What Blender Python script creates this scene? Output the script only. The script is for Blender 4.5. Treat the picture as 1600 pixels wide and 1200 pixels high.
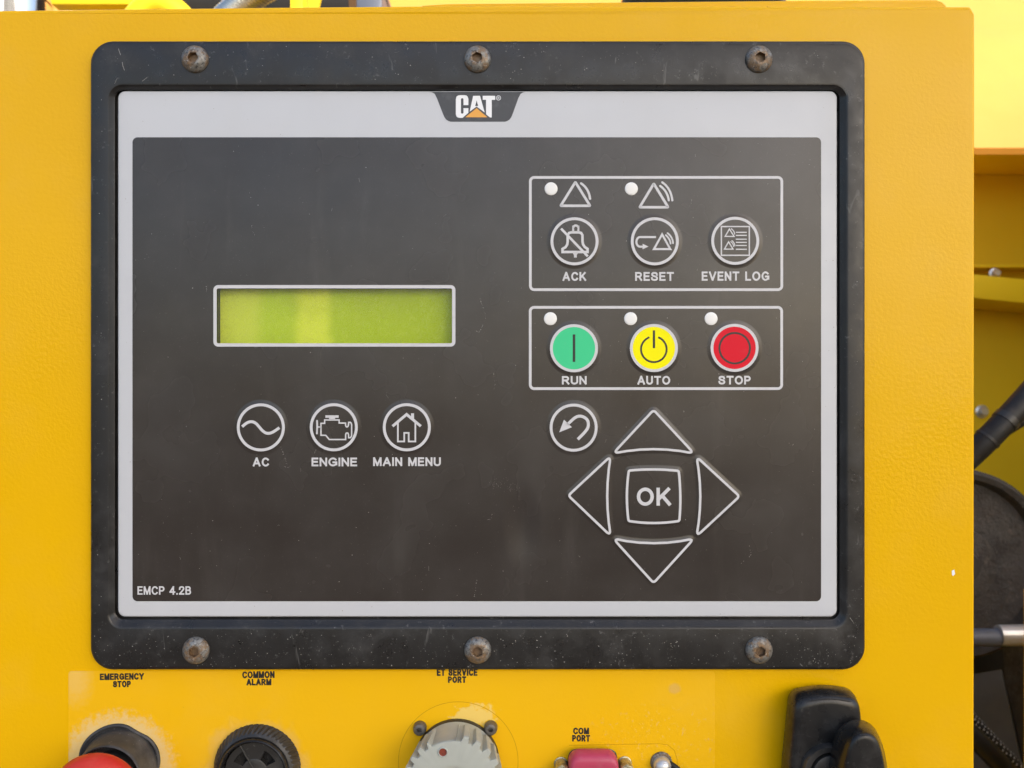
import bpy, bmesh, math, random
from mathutils import Vector
from mathutils.geometry import tessellate_polygon
random.seed(7)
for o in list(bpy.data.objects):
    bpy.data.objects.remove(o)
scene = bpy.context.scene
COL = scene.collection
PI = math.pi

# ------------------------------------------------------------------ camera
S = 0.25e-3          # metres per photo pixel on the cabinet's front sheet
D = 0.34             # metres from lens to the front sheet
cam_d = bpy.data.cameras.new('camera')
cam = bpy.data.objects.new('camera', cam_d)
COL.objects.link(cam)
cam.location = (0, -D, 0)
cam.rotation_euler = (PI / 2, 0, 0)
cam_d.sensor_width = 36
cam_d.lens = 36 * D / (1600 * S)
cam_d.clip_start = 0.01
cam_d.clip_end = 500
cam_d.dof.use_dof = True
cam_d.dof.focus_distance = D
cam_d.dof.aperture_fstop = 20
scene.camera = cam

# ------------------------------------------------------------------ daylight
SUN = Vector((0.48, -0.66, 0.56)).normalized()     # direction towards the sun: over the photographer's right shoulder, screened by the added sunshade
elev = math.asin(SUN.z)
azim = math.atan2(SUN.x, SUN.y)
world = bpy.data.worlds.new('World')
scene.world = world
world.use_nodes = True
wn = world.node_tree
sky = wn.nodes.new('ShaderNodeTexSky')
sky.sky_type = 'NISHITA'
sky.sun_disc = False
sky.sun_elevation = elev
sky.sun_rotation = azim
sky.air_density = 1.0
sky.dust_density = 2.6
sky.ozone_density = 1.0
bg = wn.nodes['Background']
bg.inputs['Strength'].default_value = 0.12
wn.links.new(sky.outputs[0], bg.inputs['Color'])
sl = bpy.data.lights.new('sun', 'SUN')
sl.energy = 2.2
sl.angle = math.radians(0.6)
sl.color = (1.0, 0.96, 0.90)
sun = bpy.data.objects.new('sun', sl)
COL.objects.link(sun)
sun.rotation_euler = (-SUN).to_track_quat('-Z', 'Y').to_euler()
scene.view_settings.view_transform = 'Standard'
scene.view_settings.look = 'None'
scene.view_settings.gamma = 1
scene.view_settings.exposure = 1.32

# ------------------------------------------------------------------ helpers
def P(px, py, y=0.0):
    """photo pixel -> point at depth y (y grows away from the lens, 0 = front sheet)"""
    k = S * (D + y) / D
    return Vector(((px - 800) * k, y, (600 - py) * k))

def finish(me, smooth=True, ang=35):
    bm = bmesh.new(); bm.from_mesh(me)
    bmesh.ops.recalc_face_normals(bm, faces=bm.faces)
    bm.to_mesh(me); bm.free()
    if smooth:
        for p in me.polygons: p.use_smooth = True
        me.set_sharp_from_angle(angle=math.radians(ang))
    me.update()

def wloc(o):
    v = Vector((0, 0, 0))
    while o:
        v += Vector(o.location); o = o.parent
    return v

def obj(name, vf, mat, parent=None, smooth=True, ang=35, origin=None, recalc=True, kind=None):
    """vf = (verts in world metres, faces); one mesh object, made relative to its parent"""
    vs, fs = vf
    base = wloc(parent) if parent else Vector((0, 0, 0))
    org = Vector(origin) if origin is not None else base
    me = bpy.data.meshes.new(name)
    me.from_pydata([Vector(v) - org for v in vs], [], fs)
    if recalc: finish(me, smooth, ang)
    me.materials.append(mat.m if hasattr(mat, "m") else mat)
    o = bpy.data.objects.new(name, me)
    COL.objects.link(o)
    if parent: o.parent = parent
    o.location = org - base
    if kind: o['kind'] = kind
    return o

def tag(o, label=None, cat=None, group=None, kind=None):
    if label: o['label'] = label
    if cat: o['category'] = cat
    if group: o['group'] = group
    if kind: o['kind'] = kind
    return o

def thing(name, loc, label, cat, group=None):
    o = bpy.data.objects.new(name, None)
    o.empty_display_size = 0.01
    COL.objects.link(o)
    o.location = loc
    return tag(o, label, cat, group)

def merge(*vfs):
    V, F = [], []
    for v, f in vfs:
        k = len(V); V += list(v); F += [[i + k for i in q] for q in f]
    return V, F

def loft(loops, cap0=False, cap1=False):
    n = len(loops[0]); V = []; F = []
    for L in loops: V += list(L)
    for k in range(len(loops) - 1):
        for i in range(n):
            j = (i + 1) % n
            F.append([k * n + i, k * n + j, (k + 1) * n + j, (k + 1) * n + i])
    if cap0: F.append(list(range(n)))
    if cap1: F.append([(len(loops) - 1) * n + i for i in range(n)])
    return V, F

def rr(x0, y0, x1, y1, r, n=8):
    out = []
    for cx, cy, a0 in ((x1 - r, y0 + r, -90), (x1 - r, y1 - r, 0), (x0 + r, y1 - r, 90), (x0 + r, y0 + r, 180)):
        for i in range(n + 1):
            a = math.radians(a0 + 90 * i / n)
            out.append((cx + r * math.cos(a), cy + r * math.sin(a)))
    return out

def L3(pts, y):
    return [P(a, b, y) for a, b in pts]

def area(p):
    return sum(p[i][0] * p[(i + 1) % len(p)][1] - p[(i + 1) % len(p)][0] * p[i][1] for i in range(len(p))) / 2

def off(pts, d):
    """offset a closed outline outward by d"""
    n = len(pts); s = 1 if area(pts) > 0 else -1
    out = []
    for i in range(n):
        a, b, c = Vector(pts[i - 1]), Vector(pts[i]), Vector(pts[(i + 1) % n])
        e1 = (b - a); e2 = (c - b)
        if e1.length < 1e-9: e1 = e2
        if e2.length < 1e-9: e2 = e1
        n1 = Vector((e1.y, -e1.x)).normalized() * s
        n2 = Vector((e2.y, -e2.x)).normalized() * s
        m = n1 + n2
        m = m.normalized() if m.length > 1e-6 else n1
        k = d / max(0.45, m.dot(n1))
        out.append((b.x + m.x * k, b.y + m.y * k))
    return out

def round_poly(pts, r, n=6):
    out = []
    N = len(pts)
    rs = r if isinstance(r, (list, tuple)) else [r] * N
    for i in range(N):
        if rs[i] == 0:
            out.append(tuple(pts[i])); continue
        a, b, c = Vector(pts[i - 1]), Vector(pts[i]), Vector(pts[(i + 1) % N])
        d1 = (a - b).normalized(); d2 = (c - b).normalized()
        half = math.acos(max(-1, min(1, d1.dot(d2)))) / 2
        t = min(rs[i] / max(1e-4, math.tan(half)), 0.48 * (a - b).length, 0.48 * (c - b).length)
        p0 = b + d1 * t; p2 = b + d2 * t
        for k in range(n + 1):
            u = k / n
            q = p0 * (1 - u) ** 2 + b * 2 * u * (1 - u) + p2 * u * u
            out.append((q.x, q.y))
    return out

def chaikin(pts, it=2, closed=True):
    for _ in range(it):
        q = []
        N = len(pts)
        rng = range(N if closed else N - 1)
        if not closed: q.append(pts[0])
        for i in rng:
            a, b = pts[i], pts[(i + 1) % N]
            q.append(tuple(a[k] * .75 + b[k] * .25 for k in range(len(a))))
            q.append(tuple(a[k] * .25 + b[k] * .75 for k in range(len(a))))
        if not closed: q.append(pts[-1])
        pts = q
    return pts

def circ(cx, cy, r, n=48, a0=0, a1=360):
    full = abs(a1 - a0) >= 360
    m = n if full else n + 1
    return [(cx + r * math.cos(math.radians(a0 + (a1 - a0) * i / n)), cy - r * math.sin(math.radians(a0 + (a1 - a0) * i / n))) for i in range(m)]

def stroke(pts, w, y, closed=False, cap=0, h=0.00003):
    """flat printed line of width w (photo px) with a hair of thickness"""
    pts = [Vector(p) for p in pts]
    q = [pts[0]]
    for p in pts[1:]:
        if (p - q[-1]).length > 0.05: q.append(p)
    if closed and (q[0] - q[-1]).length < 0.05: q.pop()
    pts = q; N = len(pts)
    Lf, Rt = [], []
    for i in range(N):
        if closed:
            a, b, c = pts[i - 1], pts[i], pts[(i + 1) % N]
        else:
            a, b, c = pts[max(0, i - 1)], pts[i], pts[min(N - 1, i + 1)]
        e1 = (b - a) if (b - a).length > 1e-9 else (c - b)
        e2 = (c - b) if (c - b).length > 1e-9 else (b - a)
        n1 = Vector((-e1.y, e1.x)).normalized(); n2 = Vector((-e2.y, e2.x)).normalized()
        m = n1 + n2
        m = m.normalized() if m.length > 1e-6 else n1
        k = (w / 2) / max(0.5, m.dot(n1))
        Lf.append(b + m * k); Rt.append(b - m * k)
    if closed:
        # section ring around the line: left-base, left-top, right-top, right-base
        V = []; F = []
        for i in range(N):
            V += [P(*Lf[i], y), P(*Lf[i], y - h), P(*Rt[i], y - h), P(*Rt[i], y)]
        for i in range(N):
            j = (i + 1) % N
            for s in range(3):
                F.append([i * 4 + s, j * 4 + s, j * 4 + s + 1, i * 4 + s + 1])
        return V, F
    V = []; F = []
    for i in range(N):
        V += [P(*Lf[i], y), P(*Lf[i], y - h), P(*Rt[i], y - h), P(*Rt[i], y)]
    for i in range(N - 1):
        j = i + 1
        for q in range(3):
            F.append([i * 4 + q, j * 4 + q, j * 4 + q + 1, i * 4 + q + 1])
    F += [[0, 1, 2, 3], [(N - 1) * 4 + q for q in range(4)]]
    if cap:
        for c, d in ((pts[0], (pts[0] - pts[1]).normalized()), (pts[-1], (pts[-1] - pts[-2]).normalized())):
            nn = Vector((-d.y, d.x)); k = len(V)
            arc = [c + (nn * math.cos(PI * t / 6) + d * math.sin(PI * t / 6)) * w / 2 for t in range(7)]
            V += [P(*p, y - h) for p in arc]
            F.append(list(range(k, k + 7)))
    return V, F

def poly(outl, y, h=0.00003, holes=()):
    """flat filled shape with a hair of thickness, holes allowed"""
    loops = [list(outl)] + [list(q) for q in holes]
    tri = tessellate_polygon([[Vector((a, b, 0)) for a, b in lp] for lp in loops])
    flat = [p for lp in loops for p in lp]
    V = [P(a, b, y - h) for a, b in flat]; n = len(flat)
    F = [list(t) for t in tri]
    V += [P(a, b, y) for a, b in flat]
    k = 0
    for lp in loops:
        m = len(lp)
        for i in range(m):
            j = (i + 1) % m
            F.append([k + i, k + j, n + k + j, n + k + i])
        k += m
    return V, F

def ell(cx, cy, rx, ry, a0, a1, n=18):
    return [(cx + rx * math.cos(math.radians(a0 + (a1 - a0) * i / n)), cy + ry * math.sin(math.radians(a0 + (a1 - a0) * i / n))) for i in range(n + 1)]
S_ = chaikin([(.62, .74), (.60, .95), (.33, 1.01), (.05, .95), (.02, .72), (.14, .58), (.34, .52), (.56, .44), (.67, .27), (.60, .04), (.33, -.01), (.04, .05), (.0, .27)], 2, False)
GL = {  # plain grotesque capitals drawn as strokes: width, polylines
    'A': (.78, [[(.0, 0), (.37, 1)], [(.41, 1), (.78, 0)], [(.14, .30), (.64, .30)]]),
    'B': (.64, [[(0, 0), (0, 1)], [(0, 1), (.36, 1)] + ell(.36, .765, .22, .235, 90, -90, 10) + [(0, .53)], [(.38, .53)] + ell(.38, .265, .26, .265, 90, -90, 10) + [(0, 0)]]),
    'C': (.74, [ell(.40, .5, .40, .51, 40, 320, 22)]),
    'E': (.56, [[(0, 0), (0, 1)], [(0, 1), (.55, 1)], [(0, .52), (.50, .52)], [(0, 0), (.56, 0)]]),
    'G': (.80, [ell(.41, .5, .41, .51, 42, 330, 24), [(.46, .45), (.80, .45)], [(.80, .45), (.80, .14)]]),
    'I': (.0, [[(0, 0), (0, 1)]]),
    'K': (.68, [[(0, 0), (0, 1)], [(.02, .32), (.62, 1)], [(.24, .58), (.68, 0)]]),
    'L': (.54, [[(0, 0), (0, 1)], [(0, 0), (.54, 0)]]),
    'M': (.82, [[(0, 0), (0, 1)], [(.04, 1), (.41, .02)], [(.41, .02), (.78, 1)], [(.82, 1), (.82, 0)]]),
    'N': (.64, [[(0, 0), (0, 1)], [(.02, .98), (.62, .02)], [(.64, 0), (.64, 1)]]),
    'O': (.84, [ell(.42, .5, .42, .51, 0, 360, 30)]),
    'P': (.62, [[(0, 0), (0, 1)], [(0, 1), (.36, 1)] + ell(.36, .725, .26, .275, 90, -90, 10) + [(0, .45)]]),
    'R': (.68, [[(0, 0), (0, 1)], [(0, 1), (.38, 1)] + ell(.38, .735, .25, .265, 90, -90, 10) + [(0, .47)], [(.36, .45), (.66, .0)]]),
    'S': (.66, [S_]),
    'T': (.68, [[(0, 1), (.68, 1)], [(.34, 1), (.34, 0)]]),
    'U': (.66, [[(0, 1), (0, .32)] + ell(.33, .31, .33, .32, 180, 360, 14) + [(.66, 1)]]),
    'V': (.76, [[(0, 1), (.36, .02)], [(.40, .02), (.76, 1)]]),
    'Y': (.74, [[(0, 1), (.37, .46)], [(.37, .46), (.74, 1)], [(.37, .46), (.37, 0)]]),
    '4': (.66, [[(.47, 0), (.47, 1)], [(.47, 1), (0, .30)], [(0, .27), (.66, .27)]]),
    '2': (.62, [chaikin([(.02, .70), (.05, .95), (.32, 1.03), (.60, .95), (.62, .68), (.40, .42), (.04, .03)], 2, False), [(.02, 0), (.62, 0)]]),
    '.': (.0, [[(0, 0), (0, .03)]]),
    ' ': (.22, []),
}
def text(body, x0, y0, x1, y1, y, sw=2.5, sp=1.5, rot=0.0):
    """lettering drawn as strokes of width sw, fitted to a box given in photo pixels"""
    H = y1 - y0 - sw
    n = len(body)
    W = (x1 - x0) - sw - (n - 1) * (sw + sp)
    k = W / sum(GL[c][0] for c in body)
    cx, cy = (x0 + x1) / 2, (y0 + y1) / 2
    co, si = math.cos(rot), math.sin(rot)
    x = x0 + sw / 2; out = []; q = 0
    for c in body:
        w, lines = GL[c]
        for ln in lines:
            pts = [Vector((x + u * k, y1 - sw / 2 - v * H)) for u, v in ln]
            closed = c == 'O'
            if not closed:
                pts[0] = pts[0] + (pts[0] - pts[1]).normalized() * sw * .5
                pts[-1] = pts[-1] + (pts[-1] - pts[-2]).normalized() * sw * .5
                pts = [Vector((p.x, min(max(p.y, y0), y1))) for p in pts]
            pts = [(cx + (p.x - cx) * co - (p.y - cy) * si, cy + (p.x - cx) * si + (p.y - cy) * co) for p in pts]
            out.append(stroke(pts, sw, y - q * .000002, closed)); q = (q + 1) % 6
        x += w * k + sw + sp
    return merge(*out)

def lathe(cx, cy, prof, n=40, y0=0.0, phase=0.0, cap=True, rad=None, jit=None):
    """revolve (radius px, depth m) round the axis through photo pixel (cx, cy) at depth y0"""
    c = P(cx, cy, y0); V = []; F = []
    for r, y in prof:
        for i in range(n):
            a = 2 * PI * i / n + phase
            rr_ = r * S * (jit(a) if jit else 1)
            V.append(Vector((c.x + rr_ * math.cos(a), y, c.z + rr_ * math.sin(a))))
    for k in range(len(prof) - 1):
        for i in range(n):
            j = (i + 1) % n
            F.append([k * n + i, k * n + j, (k + 1) * n + j, (k + 1) * n + i])
    if cap: F.append([(len(prof) - 1) * n + i for i in range(n)])
    return V, F

def box(a, b):
    x0, y0, z0 = a; x1, y1, z1 = b
    V = [Vector(v) for v in ((x0, y0, z0), (x1, y0, z0), (x1, y1, z0), (x0, y1, z0), (x0, y0, z1), (x1, y0, z1), (x1, y1, z1), (x0, y1, z1))]
    F = [[0, 1, 2, 3], [4, 5, 6, 7], [0, 1, 5, 4], [1, 2, 6, 5], [2, 3, 7, 6], [3, 0, 4, 7]]
    return V, F

def bbox(a, b, bev=0.002):
    bm = bmesh.new()
    V, F = box(a, b)
    vs = [bm.verts.new(v) for v in V]
    for f in F: bm.faces.new([vs[i] for i in f])
    bmesh.ops.recalc_face_normals(bm, faces=bm.faces)
    bmesh.ops.bevel(bm, geom=list(bm.edges), offset=bev, segments=2, affect='EDGES', profile=0.6)
    bm.verts.index_update()
    out = [v.co.copy() for v in bm.verts], [[v.index for v in f.verts] for f in bm.faces]
    bm.free()
    return out

def tube(pts, r, n=16, cap=True, twist=None):
    pts = [Vector(p) for p in pts]; V = []; F = []
    up = Vector((0, 1, 0.13)).normalized()
    for i, p in enumerate(pts):
        t = (pts[min(i + 1, len(pts) - 1)] - pts[max(i - 1, 0)]).normalized()
        u = t.cross(up).normalized(); v = t.cross(u).normalized()
        R = r(i / (len(pts) - 1)) if callable(r) else r
        for k in range(n):
            a = 2 * PI * k / n
            V.append(p + (u * math.cos(a) + v * math.sin(a)) * R)
    for i in range(len(pts) - 1):
        for k in range(n):
            j = (k + 1) % n
            F.append([i * n + k, i * n + j, (i + 1) * n + j, (i + 1) * n + k])
    if cap:
        F.append(list(range(n))); F.append([(len(pts) - 1) * n + k for k in range(n)])
    return V, F

def bez(a, b, c, d, n=24):
    out = []
    for i in range(n + 1):
        t = i / n
        out.append(a * (1 - t) ** 3 + b * 3 * t * (1 - t) ** 2 + c * 3 * t * t * (1 - t) + d * t ** 3)
    return out

# ------------------------------------------------------------------ materials
class M:
    def __init__(s, name, base=(.5, .5, .5), rough=.5, metal=0, spec=.5):
        s.m = bpy.data.materials.new(name); s.m.use_nodes = True
        s.t = s.m.node_tree; s.b = s.t.nodes['Principled BSDF']
        s.b.inputs['Base Color'].default_value = (*base, 1)
        s.b.inputs['Roughness'].default_value = rough
        s.b.inputs['Metallic'].default_value = metal
        s.b.inputs['Specular IOR Level'].default_value = spec
        s.base = base; s.col = None; s.h = None; s.co = None; s.rg = None; s.rv = rough
    def n(s, t, **k):
        x = s.t.nodes.new(t)
        for a, b in k.items(): setattr(x, a, b)
        return x
    def l(s, a, b): s.t.links.new(a, b)
    def coord(s, rnd=False):
        if s.co is None:
            c = s.n('ShaderNodeTexCoord').outputs['Object']
            if rnd:
                oi = s.n('ShaderNodeObjectInfo')
                m = s.n('ShaderNodeVectorMath', operation='SCALE'); m.inputs[0].default_value = (3.1, 1.7, 2.3)
                s.l(oi.outputs['Random'], m.inputs['Scale'])
                a = s.n('ShaderNodeVectorMath', operation='ADD')
                s.l(c, a.inputs[0]); s.l(m.outputs[0], a.inputs[1]); c = a.outputs[0]
            s.co = c
        return s.co
    def noise(s, scale, detail=4, rough=.55, stretch=None, dist=0):
        x = s.n('ShaderNodeTexNoise'); x.inputs['Scale'].default_value = scale
        x.inputs['Detail'].default_value = detail; x.inputs['Roughness'].default_value = rough
        x.inputs['Distortion'].default_value = dist
        c = s.coord()
        if stretch:
            mp = s.n('ShaderNodeVectorMath', operation='MULTIPLY'); mp.inputs[1].default_value = stretch
            s.l(c, mp.inputs[0]); c = mp.outputs[0]
        s.l(c, x.inputs['Vector'])
        return x.outputs['Fac']
    def ramp(s, fac, a, b, lo=0., hi=1.):
        x = s.n('ShaderNodeMapRange'); x.inputs['From Min'].default_value = a; x.inputs['From Max'].default_value = b
        x.inputs['To Min'].default_value = lo; x.inputs['To Max'].default_value = hi
        x.interpolation_type = 'SMOOTHSTEP'
        s.l(fac, x.inputs['Value'])
        return x.outputs[0]
    def math(s, op, a, b):
        x = s.n('ShaderNodeMath', operation=op)
        for i, v in enumerate((a, b)):
            if isinstance(v, (int, float)): x.inputs[i].default_value = v
            elif v is not None: s.l(v, x.inputs[i])
        return x.outputs[0]
    def tint(s, fac, color):
        x = s.n('ShaderNodeMix', data_type='RGBA')
        if s.col is None: x.inputs['A'].default_value = (*s.base, 1)
        else: s.l(s.col, x.inputs['A'])
        x.inputs['B'].default_value = (*color, 1)
        if isinstance(fac, (int, float)): x.inputs['Factor'].default_value = fac
        else: s.l(fac, x.inputs['Factor'])
        s.col = x.outputs['Result']; s.l(s.col, s.b.inputs['Base Color'])
        return s
    def rough(s, fac, lo, hi, a=.3, b=.7):
        r = s.ramp(fac, a, b, lo, hi); s.l(r, s.b.inputs['Roughness']); return s
    def bump(s, height, dist):
        x = s.n('ShaderNodeBump'); x.inputs['Strength'].default_value = 1; x.inputs['Distance'].default_value = dist
        s.l(height, x.inputs['Height'])
        if s.h is not None: s.l(s.h, x.inputs['Normal'])
        s.h = x.outputs['Normal']; s.l(s.h, s.b.inputs['Normal']); return s
    def dist_px(s, px, py, origin, sx=1., sz=1.):
        """distance in photo px from a spot on the surface (object space)"""
        sub = s.n('ShaderNodeVectorMath', operation='SUBTRACT'); s.l(s.coord(), sub.inputs[0])
        p = P(px, py, 0) - Vector(origin); sub.inputs[1].default_value = (p.x, 0, p.z)
        mu = s.n('ShaderNodeVectorMath', operation='MULTIPLY'); s.l(sub.outputs[0], mu.inputs[0])
        mu.inputs[1].default_value = (1 / (S * sx), 0, 1 / (S * sz))
        ln = s.n('ShaderNodeVectorMath', operation='LENGTH'); s.l(mu.outputs[0], ln.inputs[0])
        return ln.outputs['Value']

YEL = (0.80, 0.447, 0.0008)
def yellow(name, base=YEL, peel=0.00003, rough=(.17, .27), marks=True, spec=.2):
    m = M(name, base, .35, 0, spec)
    big = m.noise(9, 3)
    m.tint(m.ramp(big, .35, .75, 0, .25), (base[0] * .9, base[1] * .88, base[2]))
    if marks:
        sp = m.noise(900, 2, .5)
        m.tint(m.ramp(sp, .74, .80, 0, .35), (.30, .17, .02))
        hz = m.noise(22, 5, .6)
        m.tint(m.ramp(hz, .5, .8, 0, .10), (.78, .52, .14))
    m.rough(m.noise(40, 4), rough[0], rough[1])
    if peel:
        m.bump(m.math('MULTIPLY', m.noise(680, 2, .5), m.ramp(m.noise(16, 3), .3, .7, .4, 1.2)), peel * 3.4)
        m.bump(m.noise(1500, 2, .5), peel * .5)
    return m
MY = yellow('yellow_paint')
MYB = yellow('yellow_enclosure_paint', (0.84, 0.565, 0.012), 0.00002, (.45, .6), False, .3)
MHOOD = yellow('sunlit_hood_paint', (0.74, 0.325, 0.05), 0.00002, (.4, .55), False, .4)  # enclosure yellow retuned, the hood's overexposed sunlit tone put into its colour
MHOOD.tint(MHOOD.ramp(MHOOD.noise(14, 6, .6), .45, .75, 0, .35), (.66, .29, .06))
m = M('black_bezel', (.013, .0125, .0125), .42, 0, .45)
m.tint(m.ramp(m.noise(60, 6, .7), .48, .8, 0, .08), (.30, .29, .28))
m.tint(m.ramp(m.noise(450, 5, .7), .60, .74, 0, .25), (.35, .34, .33))
m.tint(m.ramp(m.noise(160, 3, .6, (1, 1, .25), 1.5), .66, .74, 0, .14), (.45, .44, .42))
m.rough(m.noise(120, 5, .6), .26, .46)
m.bump(m.noise(900, 4, .6), .00003)
MBZ = m
m = M('dark_overlay', (.028, .0225, .0192), .34, 0, .5)
m.tint(m.ramp(m.noise(28, 4, .6), .3, .9, 0, .07), (.30, .29, .28))
m.tint(m.ramp(m.noise(1300, 3, .6), .62, .78, 0, .10), (.4, .39, .37))
m.tint(m.ramp(m.noise(90, 4, .6, (1, 1, .12), .3), .55, .85, 0, .04), (.4, .38, .34))
m.rough(m.noise(30, 3, .5), .20, .31, .2, .8)
m.bump(m.noise(60, 2, .4), .00006)
m.bump(m.noise(2200, 2, .5), .000006)
ORG_PANEL = P(746, 1045)
g = m.dist_px(816, 822, ORG_PANEL, 34, 74)
m.bump(m.ramp(g, 0.0, 1.0, 0, 1), .0008)
MOV = m
m = M('grey_print', (.555, .572, .60), .38, 0, .5)
m.tint(m.ramp(m.noise(40, 5), .4, .75, 0, .15), (.48, .49, .50))
m.tint(m.ramp(m.noise(1200, 3), .68, .78, 0, .25), (.35, .34, .33))
m.rough(m.noise(60, 4), .3, .46)
MGR = m
MLN = M('pale_print', (.60, .60, .62), .42); MLN.tint(MLN.ramp(MLN.noise(400, 3), .5, .75, 0, .3), (.48, .47, .46))
MWH = M('white_lamp', (.82, .82, .80), .35)
MLOGO = M('white_print', (.85, .86, .88), .4)
MORG = M('orange_print', (.80, .38, .05), .4)
MTAB = M('tab_print', (.045, .046, .05), .36); MTAB.tint(MTAB.ramp(MTAB.noise(300, 4), .5, .75, 0, .15), (.2, .2, .2))
def cap_col(name, c):
    k = M(name, c, .36, 0, .12); k.tint(k.ramp(k.noise(300, 4), .5, .8, 0, .12), (c[0] * .6 + .15, c[1] * .6 + .15, c[2] * .6 + .15))
    k.rough(k.noise(150, 4), .3, .45); return k
MGREEN = cap_col('green_key', (.065, .62, .28)); MYKEY = cap_col('yellow_key', (.95, .88, .0)); MRED = cap_col('red_key', (.70, .012, .03))
MINK = M('black_ink', (.012, .012, .012), .45)
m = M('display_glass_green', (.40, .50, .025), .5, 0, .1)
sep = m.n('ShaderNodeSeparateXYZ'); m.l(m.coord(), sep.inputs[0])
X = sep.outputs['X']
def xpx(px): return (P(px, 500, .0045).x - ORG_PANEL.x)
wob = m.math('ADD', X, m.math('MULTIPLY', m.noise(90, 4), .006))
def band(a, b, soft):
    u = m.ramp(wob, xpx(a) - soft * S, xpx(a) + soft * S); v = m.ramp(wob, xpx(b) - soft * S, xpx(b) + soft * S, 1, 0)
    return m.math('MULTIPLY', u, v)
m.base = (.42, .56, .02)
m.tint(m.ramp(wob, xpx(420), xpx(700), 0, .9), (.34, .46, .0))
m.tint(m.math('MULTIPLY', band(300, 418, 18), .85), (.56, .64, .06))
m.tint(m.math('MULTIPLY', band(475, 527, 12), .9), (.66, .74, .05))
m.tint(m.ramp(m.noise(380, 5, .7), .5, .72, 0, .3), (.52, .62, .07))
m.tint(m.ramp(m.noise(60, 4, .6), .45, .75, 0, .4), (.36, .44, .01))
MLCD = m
m = M('recess_black', (.02, .021, .018), .5); MREC = m
def pane_mat():
    k = bpy.data.materials.new('window_pane'); k.use_nodes = True; t = k.node_tree
    t.nodes.remove(t.nodes['Principled BSDF'])
    tr = t.nodes.new('ShaderNodeBsdfTransparent'); gl = t.nodes.new('ShaderNodeBsdfGlossy'); gl.inputs['Roughness'].default_value = .12
    df = t.nodes.new('ShaderNodeBsdfDiffuse'); df.inputs['Color'].default_value = (.5, .58, .12, 1)
    m1 = t.nodes.new('ShaderNodeMixShader'); m1.inputs[0].default_value = .018
    m2 = t.nodes.new('ShaderNodeMixShader')
    nz = t.nodes.new('ShaderNodeTexNoise'); nz.inputs['Scale'].default_value = 900; nz.inputs['Detail'].default_value = 5
    nz.inputs['Roughness'].default_value = .7; nz.inputs['Distortion'].default_value = 1.5
    tc = t.nodes.new('ShaderNodeTexCoord'); t.links.new(tc.outputs['Object'], nz.inputs['Vector'])
    mr = t.nodes.new('ShaderNodeMapRange'); mr.inputs['From Min'].default_value = .50; mr.inputs['From Max'].default_value = .78; mr.inputs['To Max'].default_value = .22
    t.links.new(nz.outputs['Fac'], mr.inputs['Value'])
    t.links.new(tr.outputs[0], m1.inputs[1]); t.links.new(gl.outputs[0], m1.inputs[2])
    t.links.new(mr.outputs[0], m2.inputs[0]); t.links.new(m1.outputs[0], m2.inputs[1]); t.links.new(df.outputs[0], m2.inputs[2])
    t.links.new(m2.outputs[0], t.nodes['Material Output'].inputs['Surface'])
    return k
MPANE = pane_mat()
def rusty(name, base, rust_lo, rust_hi, metal=.8, rough=.45, ringed=False):
    k = M(name, base, rough, metal); k.coord(True)
    k.tint(k.ramp(k.noise(350, 5, .7), .45, .65, 0, .5), (base[0] * .45, base[1] * .45, base[2] * .42))
    f = k.ramp(k.noise(260, 5, .65), rust_lo, rust_hi, 0, .9)
    k.tint(f, (.17, .105, .05))
    k.tint(k.ramp(k.noise(700, 4, .7), .62, .72, 0, .7), (.40, .31, .19))
    if ringed:
        tc = k.n('ShaderNodeTexCoord'); mu = k.n('ShaderNodeVectorMath', operation='MULTIPLY'); mu.inputs[1].default_value = (1, 0, 1)
        k.l(tc.outputs['Object'], mu.inputs[0]); ln = k.n('ShaderNodeVectorMath', operation='LENGTH'); k.l(mu.outputs[0], ln.inputs[0])
        rr2 = k.math('ADD', ln.outputs['Value'], k.math('MULTIPLY', k.math('SUBTRACT', k.noise(420, 4), .5), .008))
        k.tint(k.ramp(rr2, .0020, .0034, .7, 0), (.20, .115, .05))
        k.tint(k.ramp(k.noise(900, 5, .75), .52, .60, 0, .85), (.045, .045, .045))
        k.tint(k.ramp(k.noise(760, 5, .75), .60, .66, 0, .8), (.42, .43, .42))
    k.l(k.ramp(f, 0, 1, metal, 0.05), k.b.inputs['Metallic'])
    k.rough(k.noise(500, 4), .28, .6); k.bump(k.noise(1100, 5, .7), .00018); return k
MSC = rusty('zinc_screw', (.24, .235, .22), .46, .60, .5, .5, True)
MSK = rusty('rusted_socket', (.16, .10, .06), .35, .6, .3)
MSC2 = rusty('dark_steel_screw', (.20, .19, .18), .6, .75)
MZN = rusty('yellow_zinc', (.55, .52, .36), .62, .8, .9)
def plastic(name, base, r=(.3, .45), dust=.12, b=.00002, spec=.5):
    k = M(name, base, .4, 0, spec)
    k.tint(k.ramp(k.noise(90, 5, .65), .45, .8, 0, dust), (.33, .32, .30))
    k.tint(k.ramp(k.noise(800, 4, .7), .62, .74, 0, dust * 2), (.42, .40, .37))
    k.rough(k.noise(150, 5), *r); k.bump(k.noise(900, 3, .6), b); return k
MBP = plastic('black_plastic', (.020, .0195, .019))
MBPG = plastic('black_gloss_plastic', (.012, .012, .0125), (.20, .34), .09, .000012, .35)
MRUB = plastic('dusty_rubber', (.03, .03, .032), (.45, .65), .2)
MEST = M('red_plastic', (.54, .030, .018), .4, 0, .3); MEST.tint(MEST.ramp(MEST.noise(120, 5), .45, .8, 0, .25), (.55, .13, .09)); MEST.rough(MEST.noise(200, 4), .34, .5)
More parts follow.
